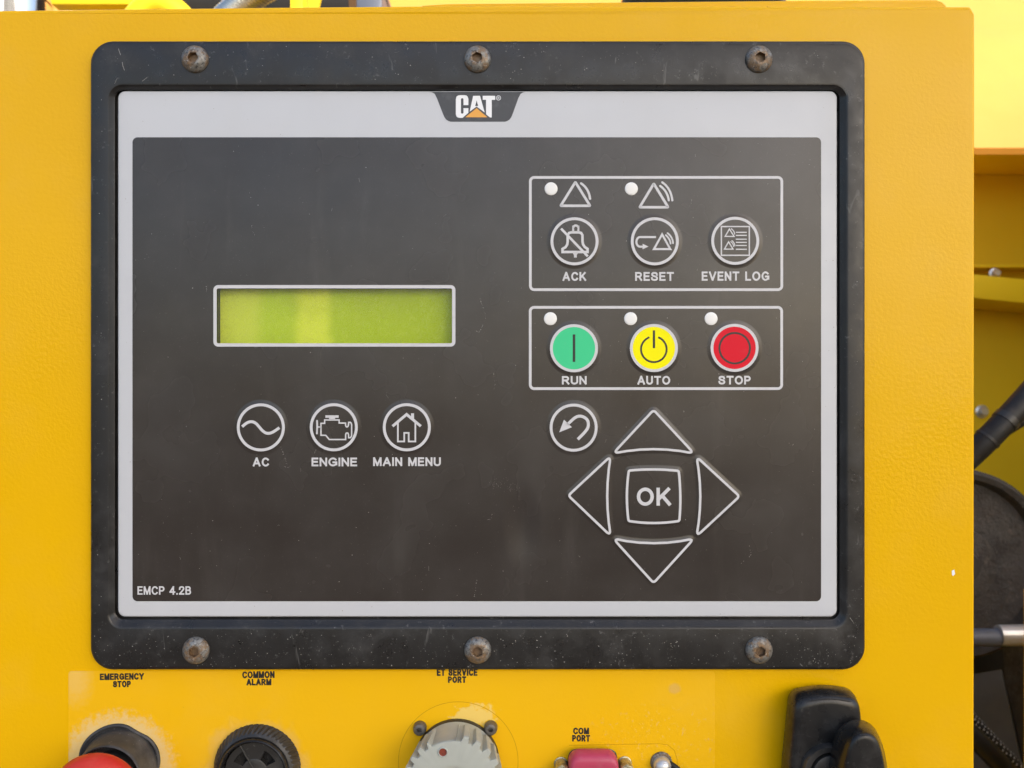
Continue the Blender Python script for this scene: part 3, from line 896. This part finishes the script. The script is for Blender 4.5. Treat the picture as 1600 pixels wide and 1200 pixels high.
def sector(r0, r1, a0, a1, ya, yb, n=14):
    V = []; F = []
    cc = P(403, 1198)
    for i in range(n + 1):
        a = math.radians(a0 + (a1 - a0) * i / n)
        for r in (r0, r1):
            for y in (ya, yb):
                V.append(Vector((cc.x + r * S * math.cos(a), y, cc.z + r * S * math.sin(a))))
    for i in range(n):
        k = 4 * i
        F += [[k, k + 4, k + 5, k + 1], [k + 2, k + 6, k + 7, k + 3], [k + 1, k + 5, k + 7, k + 3], [k, k + 4, k + 6, k + 2]]
    F += [[0, 1, 3, 2], [4 * n, 4 * n + 1, 4 * n + 3, 4 * n + 2]]
    return V, F
grille = obj('grille', merge(lathe(403, 1198, [(46.3, -.002), (46.3, -.0042), (45.3, -.0046), (36, -.0046), (36, -.002)], 64, cap=False),
                             lathe(403, 1198, [(20, -.002), (20, -.0046), (18, -.0048), (10, -.0048)], 48)), MBP.m, az)
for a in (0, 90, 180, 270):
    obj('spoke', sector(19.5, 36.5, a - 26, a + 26, -.002, -.00455), MBP.m, grille, smooth=False)
obj('seam', merge(tube([P(403 - 22, 1198 - 41, 0) + Vector((0, -.0046, 0)), P(403 - 2, 1198 - 6, 0) + Vector((0, -.0047, 0))], .0004, 8)), MBP.m, grille)

# ------------------------------------------------------------------ service port
sp = thing('service_port', P(714, 1189), 'round ribbed grey plastic connector cap between two small dark screws', 'connector')
obj('flange', lathe(714, 1189, [(66.5, -.0001), (66.5, -.0016), (65, -.0024), (50, -.0024)], 64), MBP.m, sp)
grooves = [82.6 - 15 * k for k in range(0, 13)] + [126 + 13.2 * k for k in range(0, 8)]
def capr(adeg, tip, val, flat):
    a = (adeg + 360) % 360
    if 86 < a < 119:
        return flat
    best = min(abs((a - g_ + 180) % 360 - 180) for g_ in grooves)
    u = max(0, min(1, (best - 2.4) / 2.2)); u = u * u * (3 - 2 * u)
    return val + (tip - val) * u
V, F = [], []; N = 360; c = P(714, 1189)
prof = [(65, 65, 65, -.0024), (64.5, 64.5, 64.5, -.0050), (69, 64.5, 64.5, -.0060), (74, 66, 66, -.0190), (75, 66.5, 67, -.0205), (75, 66.5, 67, -.0213), (74, 65.5, 66.2, -.0218), (60, 60, 60, -.0220), (31, 31, 31, -.0221), (30, 30, 30, -.0213), (5, 5, 5, -.0213)]
for (t_, v_, f_, y) in prof:
    for i in range(N):
        a = 360 * i / N
        R = capr(a, t_, v_, f_) * S
        V.append(Vector((c.x + R * math.cos(math.radians(a)), y, c.z + R * math.sin(math.radians(a)))))
for k in range(len(prof) - 1):
    for i in range(N):
        j = (i + 1) % N
        F.append([k * N + i, k * N + j, (k + 1) * N + j, (k + 1) * N + i])
F.append([(len(prof) - 1) * N + i for i in range(N)])
cap = obj('cap', (V, F), MCAP.m, sp, ang=32)
MHOLE = M('rust_red_plug', (.22, .035, .015), .6); MHOLE.tint(MHOLE.ramp(MHOLE.noise(800, 4), .45, .65, 0, .7), (.04, .02, .012))
hc = (714 + (696 - 712) / 1.069, 1189 + (1175.5 - 1230) / 1.069)
obj('hole_rim', lathe(hc[0], hc[1], [(7.8, -.02199), (7.2, -.02235), (6.4, -.02245), (5.8, -.0223), (5.6, -.0221)], 28, cap=False), MCAP.m, cap)
obj('hole_plug', lathe(hc[0], hc[1], [(5.9, -.0221), (5.7, -.02206), (2, -.02204)], 24), MHOLE.m, cap)
def small_screw(px, py, parent, mat=MSC2, r=10.5, h=.0034):
    k = r / 10.5
    hd = obj('screw', lathe(px, py, [(10.5 * k, -.0001), (10.5 * k, -h * .45), (9.8 * k, -h * .75), (8 * k, -h * .95), (5 * k, -h), (3.9 * k, -h), (3.7 * k, -h * .98), (3.6 * k, -h * .35)], 30), mat.m, parent, ang=35)
    return hd
small_screw(656.5, 1136, sp); small_screw(767, 1135.5, sp)

# ------------------------------------------------------------------ com port
cp = thing('com_port', P(927, 1205), 'small port under a pink vinyl dust cover between two hex standoffs', 'connector')
shell = obj('shell', loft([L3(rr(887.5, 1170, 964.5, 1238, 14), -.0001), L3(rr(887.5, 1170, 964.5, 1238, 14), -.0022), L3(rr(890, 1173, 962, 1236, 12), -.0025)], False, True), MBP.m, cp)
cl = []
for (x0, y0, x1, y1, r, y) in ((888, 1171, 963, 1236, 17, -.0025), (887.5, 1169.5, 963.5, 1240, 18, -.0040), (888.5, 1172, 965, 1246, 18, -.0065), (890.5, 1181, 966.5, 1254, 17, -.0094), (892.5, 1186, 966.5, 1257, 16, -.0102), (897, 1191, 963, 1255, 13, -.0105), (903, 1197, 957, 1249, 9, -.01052)):
    cl.append(L3(rr(x0, y0, x1, y1, r, 8), y))
obj('dust_cover', loft(cl, False, True), MPINK.m, cp, ang=50)
for x, y in ((876.5, 1193), (976, 1192)):
    so = obj('standoff', merge(lathe(x, y, [(11, -.0001), (11, -.0006), (9.6, -.0008), (9.6, -.0052), (10, -.0054)], 28, cap=False)), MZN.m, cp)
    obj('nut', lathe(x, y, [(11, -.0053), (11, -.0075), (9.5, -.0079), (5.2, -.0079), (4.8, -.0078), (4.6, -.0055)], 6, phase=PI / 6), MZN.m, so, smooth=False)
ls = thing('lanyard_screw', P(1032, 1188), 'round silver screw holding a cord tab beside the pink cover', 'screw')
obj('washer', lathe(1033, 1191, [(17, -.0001), (17, -.0009), (15.5, -.0013), (11, -.0013)], 36), MSC.m, ls)
obj('screw_head', lathe(1033, 1192, [(13.5, -.0012), (13.5, -.0032), (12.8, -.0042), (10.5, -.0052), (6, -.0059), (2, -.0061)], 36), MSTEEL.m, ls, ang=60)
tabp = [(1034, 1196), (1048, 1190), (1058, 1197), (1062, 1212), (1050, 1216), (1034, 1212)]
obj('tab', loft([L3(round_poly(tabp, 3, 3), -.0013), L3(round_poly(tabp, 3, 3), -.0022)], True, True), MZN.m, ls, smooth=False)
obj('cord', tube(bez(P(1044, 1190) + Vector((0, -.0022, 0)), P(1062, 1194) + Vector((0, -.004, 0)), P(1075, 1215) + Vector((0, -.004, 0)), P(1070, 1260) + Vector((0, -.003, 0)), 20), .0012, 10), MHOSE.m, ls)

# ------------------------------------------------------------------ latch
la = thing('door_latch', P(1290, 1200), 'glossy black plastic latch housing with a rounded turn lever', 'latch')
def outl(t, tl, tr, ml, mr, bt, r):
    w = (ml - mr)
    return round_poly([(tl, t + 5), ((tl + tr) / 2, t - 4), (tr, t + 4), (mr, 1200), (tr + 6, bt), (tl - 6, bt), (ml, 1200)], [r, 200, r, 300, r, r, 300], 8)
lo = [L3(outl(1072, 1232, 1334, 1220, 1345, 1335, 22), -.0001), L3(outl(1072, 1232, 1334, 1220, 1345, 1335, 22), -.004), L3(outl(1077, 1235, 1338, 1224, 1351, 1342, 23), -.0085),
      L3(outl(1085, 1240, 1341, 1231, 1355, 1346, 24), -.0125), L3(outl(1090, 1244, 1341, 1236, 1355, 1347, 24), -.0142), L3(outl(1096, 1250, 1337, 1243, 1350, 1342, 20), -.0152), L3(outl(1103, 1258, 1331, 1252, 1344, 1336, 16), -.0154)]
obj('housing', loft(lo, False, True), MBPG.m, la, ang=60)
hx, hy = P(1297, 1208, -.0154).x, 0
def hub_px(px, py, y): # true-plane px of a projected point at depth y
    k = (D + y) / D
    return 800 + (px - 800) * k, 600 + (py - 600) * k
hc2 = hub_px(1298, 1208, -.018)
obj('hub', lathe(hc2[0], hc2[1], [(41, -.0150), (40, -.0178), (39, -.0184), (31, -.0184), (30, -.0178), (29.5, -.0160), (27, -.0158), (26, -.0185), (20, -.0190)], 56), MBP.m, la)
bk = [(1292, 1212), (1300, 1165), (1312, 1136), (1334, 1124), (1358, 1128), (1374, 1148), (1385, 1185), (1390, 1230), (1384, 1320), (1340, 1350), (1298, 1322)]
fr = [(1320, 1214), (1325, 1178), (1333, 1154), (1346, 1146), (1362, 1148), (1373, 1160), (1381, 1188), (1385, 1230), (1381, 1318), (1345, 1346), (1318, 1320)]
mix = lambda u: [(a[0] * (1 - u) + b_[0] * u, a[1] * (1 - u) + b_[1] * u) for a, b_ in zip(bk, fr)]
lv = [L3(chaikin(mix(-.05), 2), -.0175), L3(chaikin(bk, 2), -.0190), L3(chaikin(mix(.45), 2), -.0262), L3(chaikin(mix(.8), 2), -.0300), L3(chaikin(mix(.95), 2), -.0312)]
inn = chaikin(fr, 2)
lv += [L3(off(inn, -2), -.0318), L3(off(inn, -6), -.0321), L3(off(inn, -10), -.0322)]
obj('lever', loft(lv, True, True), MBPG.m, la, ang=70)

# ------------------------------------------------------------------ machine behind the cabinet
YR = .60
enc = thing('rear_enclosure', (.3, YR, ZG), 'yellow sheet metal engine enclosure with sloping hood behind the cabinet', 'enclosure')
zt = P(0, 231, YR).z
hd = [(-.75, YR, zt), (1.1, YR, zt), (1.1, YR + .75, zt + .75 * 1.5), (-.75, YR + .75, zt + .75 * 1.5)]
th = Vector((0, .004, -.006))
obj('hood', ([Vector(v) for v in hd] + [Vector(v) + th for v in hd], [[0, 1, 2, 3], [4, 5, 6, 7], [0, 1, 5, 4], [1, 2, 6, 5], [2, 3, 7, 6], [3, 0, 4, 7]]), MHOOD.m, enc, smooth=False)
YW = YR + .12
obj('eave', box((.16, YR + .008, zt + .0005), (1.1, YW + .03, zt + .0045)), MYB.m, enc, smooth=False)
obj('rear_wall', box((.16, YW + .003, ZG), (1.1, YW + .023, zt)), MYB.m, enc, smooth=False)
obj('unseen_front_blocker', box((.30, .15, ZG), (.649, .17, -.12)), MYB.m, enc, smooth=False)  # unseen, added to keep skylight off the rear wall
obj('unseen_side_filler', box((.65, YR - .001, ZG), (.67, YW + .002, zt - .001)), MYB.m, enc, smooth=False)  # unseen filler added to close the sun gap beside the rear wall
obj('unseen_side_blocker', box((.65, .14, ZG), (.67, YR - .002, zt + .10)), MYB.m, enc, smooth=False)  # out-of-view blocker added to shade the rear wall
V, F = bbox((.24, YW - .09, P(0, 478, YW - .09).z), (.645, YW - .001, P(0, 440, YW - .09).z), .003)
ctr = Vector((.60, YW, P(0, 450, YW - .09).z)); t_ = .10
V = [ctr + Vector(((v - ctr).x * math.cos(t_) + (v - ctr).z * math.sin(t_), (v - ctr).y, -(v - ctr).x * math.sin(t_) + (v - ctr).z * math.cos(t_))) for v in V]
V = [Vector((min(v.x, .648), v.y, v.z)) for v in V]
obj('ledge', (V, F), MYB.m, enc, ang=40)
obj('rail', bbox((.24, YW - .035, P(0, 424, YW).z), (.645, YW + .001, P(0, 419, YW).z), .001), MYB.m, enc, ang=40)
def bolt(px, py, y, r, parent):
    c = P(px, py, y)
    k = (D + y) / D
    return obj('bolt', merge(lathe(px, py, [(r * 1.5 * k, y), (r * 1.5 * k, y - .002), (r * k, y - .003), (r * k, y - .007), (r * .7 * k, y - .009)], 18, y)), MSTEEL.m, parent)
bolt(1553, 428, YW - .036, 6, enc); bolt(1533, 643, YW + .004, 7, enc)

eb = thing('engine_block', (.35, .5, ZG), 'grimy dark engine block low behind the cabinet edge', 'engine')
obj('block', bbox((.20, .47, ZG), (.56, .595, P(0, 800, .47).z), .01), MDARK.m, eb, ang=40)
obj('cover_plate', loft([L3([(1490, 1060), (1566, 1048), (1602, 1215), (1602, 1330), (1480, 1330)], .40), L3([(1490, 1058), (1564, 1046), (1600, 1215), (1600, 1330), (1480, 1330)], .39)], True, True), MBLUE.m, eb, smooth=False)
obj('bracket', loft([L3([(1566, 1010), (1640, 990), (1660, 1330), (1604, 1330), (1600, 1200), (1572, 1060)], .42), L3([(1566, 1008), (1640, 988), (1660, 1330), (1606, 1330), (1602, 1200), (1570, 1058)], .405)], True, True), MIRON.m, eb, smooth=False)
obj('support', box((.22, .40, ZG), (.45, .475, P(0, 1320, .40).z)), MDARK.m, eb, smooth=False)
pl = thing('drive_pulley', P(1492, 880, .38), 'round dirt brown pulley wheel showing past the cabinet edge', 'pulley')
k_ = (D + .38) / D
obj('rim', lathe(1492, 880, [(147 * k_, .42), (149 * k_, .385), (148 * k_, .375), (142 * k_, .372), (134 * k_, .374), (128 * k_, .382), (60 * k_, .384), (55 * k_, .37), (20 * k_, .368)], 72, .38), MIRON.m, pl, ang=30)
obj('shaft', lathe(1492, 880, [(30 * k_, .48), (30 * k_, .375), (22 * k_, .362)], 32, .38), MDARK.m, pl)
rd = thing('cross_rod', P(1540, 995, .33), 'steel rod entering a dark sleeve below the pulley', 'rod')
obj('sleeve', tube([P(1430, 996, .33), P(1566, 996, .33), P(1569, 996, .33)], lambda u: .0068 if u < .9 else .0062, 24), MBLUE.m, rd)
obj('rod', tube([P(1560, 993, .33), P(1800, 990, .33)], .0080, 28), MSTEEL.m, rd)
def hose(name, pts, r, mat, label, cat='hose', group=None, wrap=0):
    o = thing(name, pts[0], label, cat, group)
    obj('sheath', tube(pts, r, 18), mat.m, o, ang=60)
    return o
hz_ = bez(P(1480, 745, .30), P(1530, 700, .28), P(1580, 655, .28), P(1680, 530, .30), 28)
o = hose('rubber_hose', hz_, .0088, MHOSE, 'thick black rubber hose rising past the cabinet edge')
obj('clamp', tube([hz_[15], hz_[16]], .0094, 20), MBP.m, o)
obj('cable_tie', tube([hz_[11], hz_[11].lerp(hz_[12], .5)], .0093, 20), MBP.m, o)
hz_ = bez(P(1480, 722, .33), P(1560, 680, .31), P(1590, 655, .31), P(1690, 600, .32), 28)
hose('rubber_hose', hz_, .0055, MHOSE, 'thin black hose tucked under the thick rubber hose')
hz_ = bez(P(1470, 1105, .27), P(1540, 1165, .26), P(1580, 1210, .26), P(1640, 1290, .27), 28)
o = hose('black_cable', hz_, .0070, MHOSE, 'smooth black cable below the braided cable', 'cable')
pts = bez(P(1480, 1080, .30), P(1530, 1140, .29), P(1570, 1180, .29), P(1650, 1260, .30), 40)
o = hose('braided_cable', pts, .0050, MHOSE, 'grey spiral braided cable running down past the cabinet edge', 'cable')
sv = []
cum = 0
for i in range(150):
    u = i / 149 * 39.99; k = int(u); fr_ = u - k
    p = pts[k].lerp(pts[min(k + 1, 40)], fr_); t = (pts[min(k + 1, 40)] - pts[k]).normalized()
    uu = t.cross(Vector((0, 1, 0))).normalized(); vv = t.cross(uu)
    ph = i * 1.35
    sv.append(p + (uu * math.cos(ph) + vv * math.sin(ph)) * .0050)
MBR = M('grey_braid', (.40, .40, .40), .5)
obj('braid', tube(chaikin([tuple(v) for v in sv], 1, False), .0011, 6), MBR.m, o)

MCAN = M('galvanised_sheet', (.40, .42, .44), .5, .3); MCAN.tint(MCAN.ramp(MCAN.noise(8, 4), .4, .7, 0, .4), (.30, .32, .34))
added_sunshade_parts(MCAN)
# over the cabinet's top edge
st = thing('exhaust_stack', P(22, 60, .45) * 1.0, 'polished metal stack rising behind the cabinet corner', 'pipe')
c0 = P(12, 60, .45)
obj('pipe', tube([Vector((c0.x, .45, ZG)), Vector((c0.x, .45, .62))], .036, 40), MCHROME.m, st, ang=60)
obj('band', tube([Vector((c0.x, .45, P(0, 3, .45).z)), Vector((c0.x, .45, P(0, -40, .45).z))], .0372, 40), MCHROME.m, st)
gu = thing('guard_rail', P(150, 40, .40), 'yellow painted guard rail beside the polished stack', 'rail')
obj('rail', bbox((P(78, 0, .40).x, .40, P(0, 7, .40).z), (P(212, 0, .40).x, .43, P(0, -30, .40).z), .003), MYB.m, gu, ang=40)
obj('plate', bbox((P(80, 0, .41).x, .432, ZG), (P(240, 0, .41).x, .45, P(0, -20, .41).z), .004), MYB.m, gu, ang=40)
ap = bez(P(205, 45, .36), P(235, -12, .36), P(270, 8, .36), P(292, 40, .36), 24)
hose('curved_pipe', ap, .011, MYB, 'yellow painted bent pipe behind the top edge', 'pipe')
pts = bez(P(325, 60, .30), P(350, 25, .30), P(385, -5, .30), P(440, -30, .30), 30)
o = hose('steel_hose', pts, .0085, MBRASS, 'silver braided steel hose crossing behind the top edge')
for s_ in (0, 1, 2, 3, 4, 5):
    sv = []
    for i in range(90):
        u = i / 89 * 29.99; k = int(u); p = pts[k].lerp(pts[min(k + 1, 30)], u - k); t = (pts[min(k + 1, 30)] - pts[k]).normalized()
        uu = t.cross(Vector((0, 1, 0))).normalized(); vv = t.cross(uu); ph = i * .35 + s_ * PI / 3
        sv.append(p + (uu * math.cos(ph) + vv * math.sin(ph)) * .0086)
    obj('strand', tube(sv, .0016, 6), MBRASS.m, o)
am = thing('air_cleaner', P(420, 70, .48), 'dark engine intake assembly showing above the cabinet', 'engine part')
obj('canister', tube([P(270, 18, .52), P(560, 18, .52)], .052, 40), MDARK.m, am, ang=50)
obj('clamp_band', tube([P(395, 18, .52), P(412, 18, .52)], .0535, 40), MSTEEL.m, am)
obj('clamp_band', tube([P(505, 18, .52), P(515, 18, .52)], .0535, 40), MSTEEL.m, am)
obj('stand', box((P(330, 0, .5).x, .5, ZG), (P(520, 0, .5).x, .54, P(0, 40, .5).z)), MDARK.m, am, smooth=False)
po = thing('yellow_post', P(462, 60, .28), 'slim yellow upright behind the middle of the top edge', 'post')
obj('post', bbox((P(453, 0, .28).x, .28, ZG), (P(473, 0, .28).x, .30, P(0, -60, .28).z), .001), MYB.m, po)
V = [P(476, 40, .34), P(492, 40, .34), P(508, -40, .34), P(486, -40, .34)]
obj('brace', merge((V + [v + Vector((0, .004, 0)) for v in V], [[0, 1, 2, 3], [4, 5, 6, 7], [0, 1, 5, 4], [1, 2, 6, 5], [2, 3, 7, 6], [3, 0, 4, 7]])), MYB.m, po, smooth=False)
nb = thing('terminal_box', P(578, 60, .40), 'dark blue box standing behind the top edge', 'box')
obj('case', bbox((P(556, 0, .40).x, .40, ZG), (P(597, 0, .40).x, .46, P(0, -40, .40).z), .003), MBLUE.m, nb, ang=40)
obj('lid', bbox((P(554, 0, .40).x, .397, P(0, -18, .40).z), (P(599, 0, .40).x, .463, P(0, -26, .40).z), .002), MBLUE.m, nb, ang=40)
db = thing('grille_opening', P(1100, 60, .55), 'dark brown louvred vent box in front of the hood', 'vent')
obj('case', bbox((P(974, 0, .50).x, .50, ZG), (P(1230, 0, .50).x, .56, P(0, -14, .50).z), .003), MIRON.m, db, ang=40)
obj('slat', bbox((P(980, 0, .50).x, .493, P(0, -3, .50).z), (P(1224, 0, .50).x, .501, P(0, -6, .50).z), .001), MIRON.m, db)
